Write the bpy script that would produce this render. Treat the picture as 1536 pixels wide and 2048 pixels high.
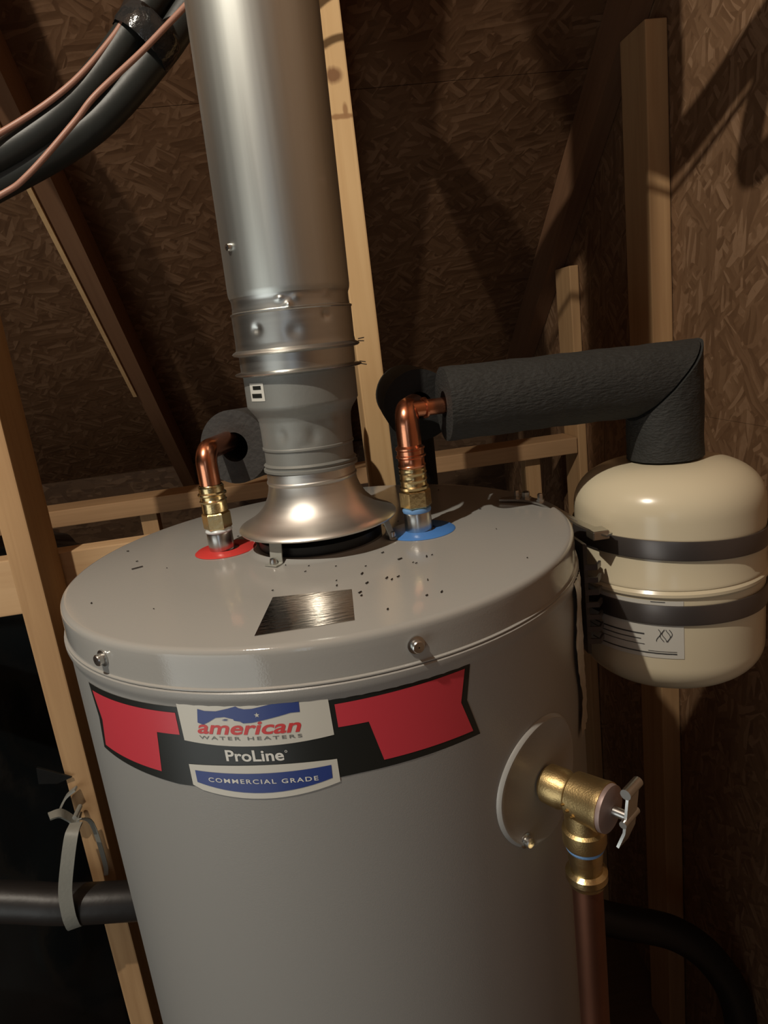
import bpy, bmesh, math, random
from mathutils import Vector, Matrix, noise
for o in list(bpy.data.objects): bpy.data.objects.remove(o)
random.seed(7)
SC = bpy.context.scene; COL = SC.collection
PI = math.pi
# ------------------------------------------------------------------ camera (origin of the scene = centre of the heater's lid, floor at FZ)
FZ = -1.45
pitch, roll, yaw = 0.245271, -0.123088, 0.0969582
F = Vector((math.sin(yaw)*math.cos(pitch), math.cos(yaw)*math.cos(pitch), -math.sin(pitch)))
R0 = Vector((math.cos(yaw), -math.sin(yaw), 0)); U0 = R0.cross(F)
RV = math.cos(roll)*R0 + math.sin(roll)*U0; UV = -math.sin(roll)*R0 + math.cos(roll)*U0
cd = bpy.data.cameras.new('camera'); cam = bpy.data.objects.new('camera', cd); COL.objects.link(cam)
M = Matrix((RV, UV, -F)).transposed().to_4x4(); M.translation = Vector((0, -0.694876, 0.195228)); cam.matrix_world = M
cd.sensor_fit = 'VERTICAL'; cd.sensor_height = 36; cd.lens = 1397.64/2048*36; cd.clip_start = 0.02
SC.camera = cam
# ------------------------------------------------------------------ world, light, exposure
w = bpy.data.worlds.new('world'); SC.world = w; w.use_nodes = True
w.node_tree.nodes['Background'].inputs[0].default_value = (1.0, 0.8, 0.62, 1); w.node_tree.nodes['Background'].inputs[1].default_value = 0.002
def lamp(name, loc, power, color, rad):
    l = bpy.data.lights.new(name, 'POINT'); l.energy = power; l.color = color; l.shadow_soft_size = rad
    o = bpy.data.objects.new(name, l); o.location = loc; COL.objects.link(o); return o
lamp('attic_bulb', (-0.59, -0.65, 1.26), 66, (1.0, 0.91, 0.77), 0.014)
def area(name, loc, target, power, color, sx, sy):
    al = bpy.data.lights.new(name, 'AREA'); al.energy = power; al.color = color; al.shape = 'RECTANGLE'; al.size = sx; al.size_y = sy
    ao = bpy.data.objects.new(name, al); ao.location = loc; COL.objects.link(ao)
    ao.rotation_euler = (Vector(target)-Vector(loc)).to_track_quat('-Z', 'Y').to_euler()
area('left_fill', (-1.40, -1.25, -.55), (0, 0, -.1), 9.0, (.95, .99, .95), 1.3, 1.3)     # added soft fill for the heater body, low at the left
area('rear_cool_fill', (-.45, -2.1, .2), (0, 0, 0), 0.7, (.72, .86, 1.0), .16, .8)         # added cool fill behind the camera, for reflections on the metal
SC.view_settings.view_transform = 'Standard'; SC.view_settings.look = 'None'
SC.view_settings.exposure = 0.0; SC.view_settings.gamma = 1.0; SC.view_settings.use_curve_mapping = False
# ------------------------------------------------------------------ materials
def mat(name, col, rough=.5, metal=0.0, bump=None, vary=0.0, vscale=40, spec=None, coat=0, aniso=0):
    m = bpy.data.materials.new(name); m.use_nodes = True; nt = m.node_tree; N = nt.nodes; L = nt.links
    b = N['Principled BSDF']; b.inputs['Base Color'].default_value = (*col, 1); b.inputs['Roughness'].default_value = rough
    b.inputs['Metallic'].default_value = metal
    if spec is not None: b.inputs['Specular IOR Level'].default_value = spec
    if coat: b.inputs['Coat Weight'].default_value = coat; b.inputs['Coat Roughness'].default_value = .12
    tc = N.new('ShaderNodeTexCoord')
    if vary:
        n = N.new('ShaderNodeTexNoise'); n.inputs['Scale'].default_value = vscale; n.inputs['Detail'].default_value = 5
        L.new(tc.outputs['Object'], n.inputs['Vector'])
        mx = N.new('ShaderNodeMix'); mx.data_type = 'RGBA'
        mx.inputs[6].default_value = (*[c*(1-vary) for c in col], 1); mx.inputs[7].default_value = (*[min(1, c*(1+vary)) for c in col], 1)
        L.new(n.outputs['Fac'], mx.inputs[0]); L.new(mx.outputs[2], b.inputs['Base Color'])
    if bump:
        sc, st = bump[0], bump[1]
        n2 = N.new('ShaderNodeTexNoise'); n2.inputs['Scale'].default_value = sc; n2.inputs['Detail'].default_value = 4
        mp = N.new('ShaderNodeMapping'); 
        if len(bump) > 2: mp.inputs['Scale'].default_value = bump[2]
        L.new(tc.outputs['Object'], mp.inputs['Vector']); L.new(mp.outputs[0], n2.inputs['Vector'])
        bp = N.new('ShaderNodeBump'); bp.inputs['Strength'].default_value = st; bp.inputs['Distance'].default_value = .002
        L.new(n2.outputs['Fac'], bp.inputs['Height']); L.new(bp.outputs[0], b.inputs['Normal'])
    return m
def wood_mat(name, light, dark, axis, slope=0, knots=()):
    """sawn lumber, grain along the given axis; coordinates are world ones (objects carry no rotation)"""
    m = bpy.data.materials.new(name); m.use_nodes = True; nt = m.node_tree; N = nt.nodes; L = nt.links
    b = N['Principled BSDF']; b.inputs['Roughness'].default_value = .7; b.inputs['Specular IOR Level'].default_value = .25
    g = N.new('ShaderNodeNewGeometry'); mr = N.new('ShaderNodeMapping'); mr.vector_type = 'POINT'
    mr.inputs['Rotation'].default_value = (slope, 0, 0); L.new(g.outputs['Position'], mr.inputs['Vector'])
    mp = N.new('ShaderNodeMapping'); s = [70, 70, 70]; s[axis] = 3.0; mp.inputs['Scale'].default_value = s
    L.new(mr.outputs[0], mp.inputs['Vector'])
    n = N.new('ShaderNodeTexNoise'); n.inputs['Scale'].default_value = 1; n.inputs['Detail'].default_value = 6; n.inputs['Distortion'].default_value = .6
    L.new(mp.outputs[0], n.inputs['Vector'])
    n3 = N.new('ShaderNodeTexNoise'); n3.inputs['Scale'].default_value = 5; L.new(g.outputs['Position'], n3.inputs['Vector'])
    cr = N.new('ShaderNodeValToRGB'); e = cr.color_ramp.elements
    e[0].position = .25; e[0].color = (*dark, 1); e[1].position = .62; e[1].color = (*light, 1)
    ad = N.new('ShaderNodeMath'); ad.operation = 'MULTIPLY_ADD'; ad.inputs[1].default_value = .7
    mul = N.new('ShaderNodeMath'); mul.operation = 'MULTIPLY'; mul.inputs[1].default_value = .35; L.new(n3.outputs['Fac'], mul.inputs[0])
    L.new(n.outputs['Fac'], ad.inputs[0]); L.new(mul.outputs[0], ad.inputs[2]); L.new(ad.outputs[0], cr.inputs[0])
    out = cr.outputs[0]
    for (k, r, kc) in knots:
        sub = N.new('ShaderNodeVectorMath'); sub.operation = 'SUBTRACT'; sub.inputs[1].default_value = k; L.new(g.outputs['Position'], sub.inputs[0])
        dv = N.new('ShaderNodeVectorMath'); dv.operation = 'DIVIDE'; dv.inputs[1].default_value = r; L.new(sub.outputs[0], dv.inputs[0])
        le = N.new('ShaderNodeVectorMath'); le.operation = 'LENGTH'; L.new(dv.outputs[0], le.inputs[0])
        a2 = N.new('ShaderNodeMath'); a2.operation = 'ADD'; m3 = N.new('ShaderNodeMath'); m3.operation = 'MULTIPLY_ADD'; m3.inputs[1].default_value = 1.2; m3.inputs[2].default_value = -.6
        L.new(n.outputs['Fac'], m3.inputs[0]); L.new(le.outputs['Value'], a2.inputs[0]); L.new(m3.outputs[0], a2.inputs[1])
        mr2 = N.new('ShaderNodeMapRange'); mr2.inputs[1].default_value = .5; mr2.inputs[2].default_value = 1.1; mr2.inputs[3].default_value = .9; mr2.inputs[4].default_value = 0
        L.new(a2.outputs[0], mr2.inputs[0])
        mx = N.new('ShaderNodeMix'); mx.data_type = 'RGBA'; mx.inputs[7].default_value = (*kc, 1)
        L.new(mr2.outputs[0], mx.inputs[0]); L.new(out, mx.inputs[6]); out = mx.outputs[2]
    L.new(out, b.inputs['Base Color'])
    bp = N.new('ShaderNodeBump'); bp.inputs['Strength'].default_value = .25; bp.inputs['Distance'].default_value = .001
    L.new(n.outputs['Fac'], bp.inputs['Height']); L.new(bp.outputs[0], b.inputs['Normal'])
    return m
def osb_mat(name, plane, tint=(1, 1, 1)):
    """oriented strand board: three layers of stretched cells at different angles; plane = axis of the normal"""
    m = bpy.data.materials.new(name); m.use_nodes = True; nt = m.node_tree; N = nt.nodes; L = nt.links
    b = N['Principled BSDF']; b.inputs['Roughness'].default_value = .55; b.inputs['Specular IOR Level'].default_value = .35
    g = N.new('ShaderNodeNewGeometry'); wn = N.new('ShaderNodeTexNoise'); wn.inputs['Scale'].default_value = 14
    L.new(g.outputs['Position'], wn.inputs['Vector'])
    wm = N.new('ShaderNodeVectorMath'); wm.operation = 'SCALE'; wm.inputs['Scale'].default_value = .016; L.new(wn.outputs['Color'], wm.inputs[0])
    wa = N.new('ShaderNodeVectorMath'); wa.operation = 'ADD'; L.new(g.outputs['Position'], wa.inputs[0]); L.new(wm.outputs[0], wa.inputs[1])
    base = N.new('ShaderNodeMapping'); base.vector_type = 'POINT'
    if plane == 'x': base.inputs['Rotation'].default_value = (0, PI/2, 0)
    if plane == 'roof': base.inputs['Rotation'].default_value = (math.atan(.823), 0, 0)
    L.new(wa.outputs[0], base.inputs['Vector'])
    cols = []; hs = []
    for k, (ang, sx, sy) in enumerate(((.15, 14, 105), (.95, 18, 115), (-.7, 15, 120))):
        r = N.new('ShaderNodeMapping'); r.inputs['Rotation'].default_value = (0, 0, ang); L.new(base.outputs[0], r.inputs['Vector'])
        s = N.new('ShaderNodeMapping'); s.inputs['Scale'].default_value = (sx, sy, 8); s.inputs['Location'].default_value = (k*3.1, k*7.7, .33); L.new(r.outputs[0], s.inputs['Vector'])
        v = N.new('ShaderNodeTexVoronoi'); v.inputs['Scale'].default_value = 1; L.new(s.outputs[0], v.inputs['Vector'])
        cols.append(v.outputs['Color']); hs.append(v.outputs['Distance'])
    sel = N.new('ShaderNodeTexNoise'); sel.inputs['Scale'].default_value = 22; sel.inputs['Detail'].default_value = 1; L.new(g.outputs['Position'], sel.inputs['Vector'])
    def step(lo):
        q = N.new('ShaderNodeMapRange'); q.inputs[1].default_value = lo; q.inputs[2].default_value = lo+.03; L.new(sel.outputs['Fac'], q.inputs[0]); return q.outputs[0]
    def sep(c):
        q = N.new('ShaderNodeSeparateColor'); L.new(c, q.inputs[0]); return q.outputs[0]
    f1, f2 = step(.45), step(.56)
    def mixv(a, c, f):
        q = N.new('ShaderNodeMix'); L.new(f, q.inputs[0]); L.new(a, q.inputs[2]); L.new(c, q.inputs[3]); return q.outputs[0]
    v = mixv(mixv(sep(cols[0]), sep(cols[1]), f1), sep(cols[2]), f2)
    h = mixv(mixv(hs[0], hs[1], f1), hs[2], f2)
    fine = N.new('ShaderNodeTexNoise'); fine.inputs['Scale'].default_value = 120; fine.inputs['Detail'].default_value = 3; L.new(base.outputs[0], fine.inputs['Vector'])
    ad = N.new('ShaderNodeMath'); ad.operation = 'MULTIPLY_ADD'; ad.inputs[1].default_value = .25; L.new(fine.outputs['Fac'], ad.inputs[0]); L.new(v, ad.inputs[2])
    cr = N.new('ShaderNodeValToRGB'); e = cr.color_ramp.elements
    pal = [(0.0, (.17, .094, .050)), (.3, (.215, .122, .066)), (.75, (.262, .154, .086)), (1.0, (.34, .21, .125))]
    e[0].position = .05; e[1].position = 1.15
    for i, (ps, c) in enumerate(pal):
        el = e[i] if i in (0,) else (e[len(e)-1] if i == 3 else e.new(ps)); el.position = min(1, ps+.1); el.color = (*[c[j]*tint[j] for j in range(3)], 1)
    L.new(ad.outputs[0], cr.inputs[0]); L.new(cr.outputs[0], b.inputs['Base Color'])
    hh = N.new('ShaderNodeMath'); hh.operation = 'MULTIPLY_ADD'; hh.inputs[1].default_value = .8; L.new(v, hh.inputs[0]); L.new(h, hh.inputs[2])
    bp = N.new('ShaderNodeBump'); bp.inputs['Strength'].default_value = .3; bp.inputs['Distance'].default_value = .0015
    L.new(hh.outputs[0], bp.inputs['Height']); L.new(bp.outputs[0], b.inputs['Normal'])
    return m
def galv_mat(name, col, rough, stretch=(3, 3, 90)):
    """sheet metal with a faint drawn streak and uneven gloss"""
    m = mat(name, col, rough, 1.0); nt = m.node_tree; N = nt.nodes; L = nt.links; b = N['Principled BSDF']
    tc = N.new('ShaderNodeTexCoord'); mp = N.new('ShaderNodeMapping'); mp.inputs['Scale'].default_value = stretch; L.new(tc.outputs['Object'], mp.inputs['Vector'])
    n = N.new('ShaderNodeTexNoise'); n.inputs['Scale'].default_value = 3; n.inputs['Detail'].default_value = 6; L.new(mp.outputs[0], n.inputs['Vector'])
    mr = N.new('ShaderNodeMapRange'); mr.inputs[3].default_value = rough-.04; mr.inputs[4].default_value = rough+.05; L.new(n.outputs['Fac'], mr.inputs[0]); L.new(mr.outputs[0], b.inputs['Roughness'])
    mx = N.new('ShaderNodeMix'); mx.data_type = 'RGBA'; mx.inputs[6].default_value = (*[c*.92 for c in col], 1); mx.inputs[7].default_value = (*[min(1, c*1.06) for c in col], 1)
    L.new(n.outputs['Fac'], mx.inputs[0]); L.new(mx.outputs[2], b.inputs['Base Color'])
    return m
ENAMEL = mat('grey_enamel', (.335, .33, .312), .34, 0, bump=(900, .05), spec=.5)
LIDM = mat('grey_lid_enamel', (.35, .345, .325), .085, 0, bump=(700, .04), spec=.5)
CREAM = mat('cream_enamel', (.66, .585, .42), .22, vary=.03, vscale=8)
GALV = galv_mat('galvanised_steel', (.56, .57, .55), .36)
GALV2 = galv_mat('galvanised_vent', (.62, .64, .61), .42, (40, 40, .8))
ALU = galv_mat('aluminium_hood', (.68, .66, .62), .42, (2, 2, 60))
GREYP = mat('grey_coated_steel', (.23, .235, .22), .5, .35, bump=(300, .08))
ZINC = mat('zinc_plate', (.62, .62, .60), .28, 1)
LEGM = mat('light_zinc', (.50, .51, .46), .35, .4)
STRAPM = mat('dull_steel_strap', (.16, .145, .14), .36, .75, vary=.15, vscale=20)
COPPER = mat('copper', (.72, .30, .17), .24, 1, bump=(60, .12), vary=.22, vscale=60)
COPPERD = mat('aged_copper', (.22, .10, .065), .45, 1, vary=.2, vscale=30)
BRASS = mat('brass', (.64, .51, .27), .24, 1, bump=(150, .2))
BRASSC = mat('cast_brass', (.52, .38, .18), .40, 1, bump=(700, .12))
FOAM = mat('black_foam_insulation', (.022, .022, .020), .75, 0, bump=(160, .9, (1, 2, 3)), vary=.35, vscale=110)
FOAMB = mat('dark_foam_insulation', (.006, .006, .0055), .9, 0, bump=(160, .8), vary=.3, vscale=90)
FOAMG = mat('grey_foam_insulation', (.035, .033, .031), .8, 0, bump=(160, .8), vary=.3, vscale=90)
BLACK = mat('black_steel', (.012, .012, .012), .45, .2)
RUBBER = mat('black_tube_jacket', (.018, .020, .018), .45, bump=(40, .25), vary=.3, vscale=30)
PLAST = mat('glossy_black_plastic', (.006, .008, .009), .22, bump=(14, 1.0))
TAPE = mat('clear_black_tape', (.02, .02, .02), .14, bump=(90, .9))
PINK = mat('pink_brown_wire', (.34, .17, .12), .45)
REDP = mat('red_plastic', (.62, .05, .045), .35)
BLUEP = mat('blue_plastic', (.07, .22, .58), .35)
BLUET = mat('blue_thread_sealant', (.16, .33, .62), .4)
WHITET = mat('white_thread_tape', (.65, .70, .72), .3)
INKK = mat('black_print', (.014, .015, .013), .38)
INKR = mat('red_print', (.60, .05, .07), .36)
INKR2 = mat('red_lettering', (.60, .04, .04), .4)
INKB = mat('blue_print', (.025, .05, .22), .38)
PAPER = mat('white_print', (.60, .585, .52), .36)
PAPER2 = mat('white_paper', (.58, .57, .52), .5)
GREYI = mat('grey_lettering', (.16, .16, .15), .4)
WHITEI = mat('white_lettering', (.72, .71, .66), .4)
FOIL = mat('brushed_foil', (.62, .60, .56), .10, 1, bump=(55, .16, (1, 5, 1)))
GREYSTRAP = mat('grey_plastic_strap', (.26, .26, .23), .5, bump=(200, .2))
DEBRIS = mat('dark_sawdust_flakes', (.018, .014, .012), .8)
INKH = mat('ink', (.05, .05, .05), .5)
YT, DKW = (.62, .40, .20), (.45, .26, .12)
WZ = wood_mat('stud_wood', (.50, .31, .155), (.38, .22, .105), 2)
WZC = wood_mat('pale_stud_wood', (.70, .47, .24), (.58, .36, .17), 2, 0,
     [((.109, .38, .549), (.014, 1, .011), (.20, .09, .04)), ((.115, .38, .497), (.03, 1, .004), (.34, .18, .08)), ((.12, .38, .505), (.004, 1, .010), (.34, .18, .08))])
WX = wood_mat('brace_wood', (.46, .28, .145), (.34, .20, .10), 0)
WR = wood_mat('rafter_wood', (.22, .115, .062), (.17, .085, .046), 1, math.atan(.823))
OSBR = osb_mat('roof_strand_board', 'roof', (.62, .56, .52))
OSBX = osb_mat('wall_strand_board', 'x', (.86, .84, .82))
PLY = wood_mat('plywood_floor', (.12, .075, .045), (.08, .05, .03), 0)
OSBD = osb_mat('darkened_strand_board', 'x', (.35, .33, .31))  # strand board colour darkened to weaken bounced light
# ------------------------------------------------------------------ builders
def empty(name, loc, label=None, cat=None, group=None, kind=None, parent=None):
    o = bpy.data.objects.new(name, None); COL.objects.link(o); o.location = loc; o.empty_display_size = .05
    if parent: o.parent = parent; o.location = Vector(loc)-wloc(parent)
    tag(o, label, cat, group, kind); return o
def tag(o, label=None, cat=None, group=None, kind=None):
    if label: o['label'] = label
    if cat: o['category'] = cat
    if group: o['group'] = group
    if kind: o['kind'] = kind
    return o
def wloc(o):
    v = Vector((0, 0, 0))
    while o: v += o.location; o = o.parent
    return v
def obj(name, bm, m, parent=None, smooth=True, origin=None, angle=35):
    """link a bmesh given in world coordinates as one object whose origin sits at its own base centre"""
    bmesh.ops.recalc_face_normals(bm, faces=bm.faces)
    if origin is None:
        cs = [v.co for v in bm.verts]
        origin = Vector(((min(c.x for c in cs)+max(c.x for c in cs))/2, (min(c.y for c in cs)+max(c.y for c in cs))/2, min(c.z for c in cs)))
    origin = Vector(origin)
    bm.transform(Matrix.Translation(-origin))
    me = bpy.data.meshes.new(name); bm.to_mesh(me); bm.free()
    me.materials.append(m)
    if smooth:
        me.polygons.foreach_set('use_smooth', [True]*len(me.polygons))
        try: me.set_sharp_from_angle(angle=math.radians(angle))
        except Exception: pass
    o = bpy.data.objects.new(name, me); COL.objects.link(o)
    if parent: o.parent = parent; o.location = origin - wloc(parent)
    else: o.location = origin
    return o
def box(bm, x0, x1, y0, y1, z0, z1, bev=0.0):
    g = bmesh.ops.create_cube(bm, size=1)['verts']
    for v in g: v.co = Vector((x0+(v.co.x+.5)*(x1-x0), y0+(v.co.y+.5)*(y1-y0), z0+(v.co.z+.5)*(z1-z0)))
    if bev:
        es = list({e for v in g for e in v.link_edges}); bmesh.ops.bevel(bm, geom=es, offset=bev, segments=2, profile=.6, affect='EDGES')
    return bm
def hexa(bm, pts, bev=0):
    """8 points: bottom ring of 4 then top ring of 4"""
    v = [bm.verts.new(p) for p in pts]
    for f in ((0, 1, 2, 3), (4, 5, 6, 7), (0, 1, 5, 4), (1, 2, 6, 5), (2, 3, 7, 6), (3, 0, 4, 7)): bm.faces.new([v[i] for i in f])
    if bev:
        es = list({e for q in v for e in q.link_edges}); bmesh.ops.bevel(bm, geom=es, offset=bev, segments=1, affect='EDGES')
    return bm
def lathe(bm, prof, c=(0, 0, 0), axis=(0, 0, 1), n=64, wob=None, capa=False, capb=False, ang0=0, ang1=2*PI):
    """profile [(r, h)] spun about the axis through c"""
    ax = Vector(axis).normalized(); t = Vector((1, 0, 0)) if abs(ax.x) < .9 else Vector((0, 1, 0))
    u = (t - ax*t.dot(ax)).normalized(); v = ax.cross(u); c = Vector(c); full = abs(ang1-ang0-2*PI) < 1e-6
    rings = []; m = n if full else n+1
    for (r, h) in prof:
        ring = []
        for i in range(m):
            a = ang0+(ang1-ang0)*i/n; rr, hh = (r, h) if wob is None else wob(r, h, a)
            ring.append(bm.verts.new(c+ax*hh+(u*math.cos(a)+v*math.sin(a))*rr))
        rings.append(ring)
    for k in range(len(rings)-1):
        for i in range(n):
            j = (i+1) % m
            bm.faces.new((rings[k][i], rings[k][j], rings[k+1][j], rings[k+1][i]))
    if capa: bm.faces.new(rings[0])
    if capb: bm.faces.new(rings[-1])
    return bm
def cyl(bm, p0, p1, r, n=24, r1=None):
    p0 = Vector(p0); p1 = Vector(p1); L = (p1-p0).length
    return lathe(bm, [(r, 0), (r if r1 is None else r1, L)], p0, p1-p0, n, capa=True, capb=True)
def smooth_path(pts, sub=8):
    P = [Vector(p) for p in pts]; out = []
    for i in range(len(P)-1):
        a = P[max(0, i-1)]; b = P[i]; c = P[i+1]; d = P[min(len(P)-1, i+2)]
        for k in range(sub):
            t = k/sub; t2 = t*t; t3 = t2*t
            out.append(.5*((2*b)+(c-a)*t+(2*a-5*b+4*c-d)*t2+(3*b-a-3*c+d)*t3))
    out.append(P[-1]); return out
def tube(bm, pts, r, n=20, cap=True, flat=None, rfun=None, up=None):
    P = [Vector(p) for p in pts]; rings = []; pu = None
    for i, p in enumerate(P):
        t = (P[min(i+1, len(P)-1)]-P[max(i-1, 0)]).normalized()
        if pu is None:
            s = Vector(up) if up else (Vector((0, 0, 1)) if abs(t.z) < .9 else Vector((1, 0, 0)))
        else: s = pu
        u = (s-t*s.dot(t)).normalized(); v = t.cross(u); pu = u
        rr = r if rfun is None else rfun(i/(len(P)-1))
        ru, rv = (rr, rr) if flat is None else flat
        rings.append([bm.verts.new(p+u*math.cos(2*PI*k/n)*ru+v*math.sin(2*PI*k/n)*rv) for k in range(n)])
    for a, b in zip(rings, rings[1:]):
        for k in range(n): bm.faces.new((a[k], a[(k+1) % n], b[(k+1) % n], b[k]))
    if cap: bm.faces.new(rings[0]); bm.faces.new(rings[-1])
    return bm
def arc(c, r, a0, a1, e1, e2, n=10):
    """points on an arc about c in the plane of e1, e2"""
    c = Vector(c); e1 = Vector(e1); e2 = Vector(e2)
    return [c+e1*math.cos(a0+(a1-a0)*i/n)*r+e2*math.sin(a0+(a1-a0)*i/n)*r for i in range(n+1)]
def ribbon(bm, pts, wdir, w, th):
    """flat strap: path pts, width direction wdir, thickness th"""
    P = [Vector(p) for p in pts]; wd = Vector(wdir).normalized(); rings = []
    for i, p in enumerate(P):
        t = (P[min(i+1, len(P)-1)]-P[max(i-1, 0)]).normalized(); n = t.cross(wd).normalized(); w2 = n.cross(t).normalized()
        rings.append([bm.verts.new(p+w2*sx*w/2+n*sn*th/2) for sx, sn in ((-1, -1), (1, -1), (1, 1), (-1, 1))])
    for a, b in zip(rings, rings[1:]):
        for k in range(4): bm.faces.new((a[k], a[(k+1) % 4], b[(k+1) % 4], b[k]))
    bm.faces.new(rings[0]); bm.faces.new(rings[-1]); return bm
B = bmesh.new
# ------------------------------------------------------------------ the setting
SL = .823; TH = math.atan(SL)
def deckz(y): return .171 - SL*(y-1.29)
def slab_roof(bm, x0, x1, y0, y1, th=.0115):
    n = Vector((0, math.sin(TH), math.cos(TH)))*th; g = .0006
    a = [(x0+g, y0+g, deckz(y0+g)), (x1-g, y0+g, deckz(y0+g)), (x1-g, y1-g, deckz(y1-g)), (x0+g, y1-g, deckz(y1-g))]
    return hexa(bm, [Vector(p) for p in a]+[Vector(p)+n for p in a])
RY = -.95                                     # ridge
ceiling = empty('ceiling', (0, .2, deckz(.2)), kind='structure')
dy = 1.219*math.cos(TH)
rows = [RY, .725-dy, .725, .725+dy]
for k in range(3):
    cuts = [-1.9, -.400, .68] if k != 1 else [-1.9, -1.2, .68]
    for a, b in zip(cuts, cuts[1:]):
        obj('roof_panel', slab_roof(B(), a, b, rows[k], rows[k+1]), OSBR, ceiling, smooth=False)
bm = B(); zr = deckz(RY); y3 = RY-1.25; z3 = zr-SL*1.25      # other slope of the roof, behind the camera
hexa(bm, [(-1.9, y3, z3), (.68, y3, z3), (.68, RY, zr), (-1.9, RY, zr), (-1.9, y3, z3+.015), (.68, y3, z3+.015), (.68, RY, zr+.015), (-1.9, RY, zr+.015)])
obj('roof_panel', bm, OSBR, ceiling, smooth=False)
wall_right = empty('wall_right', (.67, 0, FZ), kind='structure')
def wallpoly(y0, y1, z0, z1a, z1b):
    g = .0005
    return hexa(B(), [(.665, y0+g, z0+g), (.677, y0+g, z0+g), (.677, y1-g, z0+g), (.665, y1-g, z0+g), (.665, y0+g, z1a), (.677, y0+g, z1a), (.677, y1-g, z1b), (.665, y1-g, z1b)])
for y0, y1 in ((-2.2, -.72), (-.72, .50)):
    t0 = min(deckz(y0), zr-SL*(RY-y0))-.02 if y0 < RY else deckz(y0)-.02
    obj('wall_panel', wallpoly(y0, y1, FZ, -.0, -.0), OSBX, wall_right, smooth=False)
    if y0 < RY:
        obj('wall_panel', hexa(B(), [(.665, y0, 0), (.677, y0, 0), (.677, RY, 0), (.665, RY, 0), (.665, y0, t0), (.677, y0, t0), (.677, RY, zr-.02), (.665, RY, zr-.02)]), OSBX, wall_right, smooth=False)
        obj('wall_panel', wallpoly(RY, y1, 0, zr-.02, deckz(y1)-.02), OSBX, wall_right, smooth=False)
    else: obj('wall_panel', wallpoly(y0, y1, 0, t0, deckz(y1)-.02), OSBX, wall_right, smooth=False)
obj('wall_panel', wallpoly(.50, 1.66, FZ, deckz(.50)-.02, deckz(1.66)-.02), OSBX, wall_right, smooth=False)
tag(obj('floor', box(B(), -1.9, .7, -2.2, 1.75, FZ-.03, FZ), PLY, smooth=False), kind='structure')
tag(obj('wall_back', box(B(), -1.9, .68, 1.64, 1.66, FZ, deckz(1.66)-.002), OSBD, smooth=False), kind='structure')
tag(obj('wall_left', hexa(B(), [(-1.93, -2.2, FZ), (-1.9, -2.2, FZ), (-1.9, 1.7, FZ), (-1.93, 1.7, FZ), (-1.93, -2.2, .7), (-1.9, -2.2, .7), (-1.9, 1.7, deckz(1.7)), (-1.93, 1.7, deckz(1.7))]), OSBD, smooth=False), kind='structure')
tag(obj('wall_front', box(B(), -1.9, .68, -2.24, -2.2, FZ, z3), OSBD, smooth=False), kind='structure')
# ------------------------------------------------------------------ roof trusses (top chord and upright web each a part)
def rafter_bm(x0, x1, y0=RY+.02, y1=1.63):
    v = .115; g = .0015
    return hexa(B(), [(x0, y0, deckz(y0)-v), (x1, y0, deckz(y0)-v), (x1, y1, deckz(y1)-v), (x0, y1, deckz(y1)-v),
                      (x0, y0, deckz(y0)-g), (x1, y0, deckz(y0)-g), (x1, y1, deckz(y1)-g), (x0, y1, deckz(y1)-g)])
def upright_bm(x0, x1, y0, y1, z0=FZ, top=None):
    z = deckz(y1)-.116 if top is None else top
    return box(B(), x0, x1, y0, y1, z0, z, .0025)
def truss(x0, x1, y, wm, label, rx=None):
    t = empty('roof_truss', ((x0+x1)/2, y, FZ), label, 'truss')
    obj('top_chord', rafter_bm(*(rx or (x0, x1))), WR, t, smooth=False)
    obj('web_post', upright_bm(x0, x1, y, y+.089), wm, t, smooth=False)
    return t
tL = truss(-.4365, -.3995, .30, WZ, 'brown wooden roof truss post and rafter at the left, beside a black duct', (-.417, -.379))
tC = truss(.092, .130, .38, WZC, 'pale knotty truss post right behind the metal vent pipe')
tR = truss(.6255, .6635, .502, WZ, 'truss with posts fixed against the strand board wall at the right')
obj('web_post', upright_bm(.642, .6635, .906, .995), WZ, tR, smooth=False)
# horizontal braces of the low wall under the eave
br = empty('eave_brace', (0, .95, -.133), 'flat horizontal board on short posts, far back under the roof slope', 'board')
obj('rail', box(B(), -.80, .64, .907, .996, -.133, -.095, .002), WX, br, smooth=False)
for x in (-.405, .515): obj('brace_post', box(B(), x, x+.038, .93, .968, FZ, -.1335, .002), WZ, br, smooth=False)
tag(obj('cross_brace', box(B(), -1.1, -.20, .3905, .4285, -.155, -.0665, .002), wood_mat('near_brace_wood', (.60, .40, .22), (.50, .31, .16), 0), smooth=False),
    'wide wooden crosspiece behind the left truss post, level with the heater top', 'board')
# shade on the right wall comes from unseen tubing_bundle runs, some added for it
# ------------------------------------------------------------------ water heater
R = .2515
HG = (0, 0, FZ)
heater = empty('water_heater', HG, 'tall grey cylindrical water heater with red and black label band and metal vent', 'water heater')
obj('tank_body', lathe(B(), [(.20, FZ+.02), (.248, FZ+.02), (.2505, FZ+.03), (.2505, -.046), (.2512, -.0425), (.2524, -.0395), (.2532, -.0360), (.2532, -.0325), (.2520, -.0315), (.20, -.0315)], n=128), ENAMEL, heater)
obj('tank_base', lathe(B(), [(.05, FZ), (.235, FZ), (.235, FZ+.025), (.05, FZ+.025)], n=64, capa=False), BLACK, heater)
lid = [(.0585, -.004), (.0585, .0022), (.060, .0035), (.0668, .0035), (.0705, .0008), (.075, .0), (.150, .0), (.2450, .0), (.2474, -.0005), (.2492, -.0017), (.2502, -.0036), (.2505, -.0060), (.2506, -.012), (.2508, -.0290), (.2525, -.0298), (.2525, -.0308), (.247, -.0308)]
lo = obj('lid', lathe(B(), lid, n=160), LIDM, heater)
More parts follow.
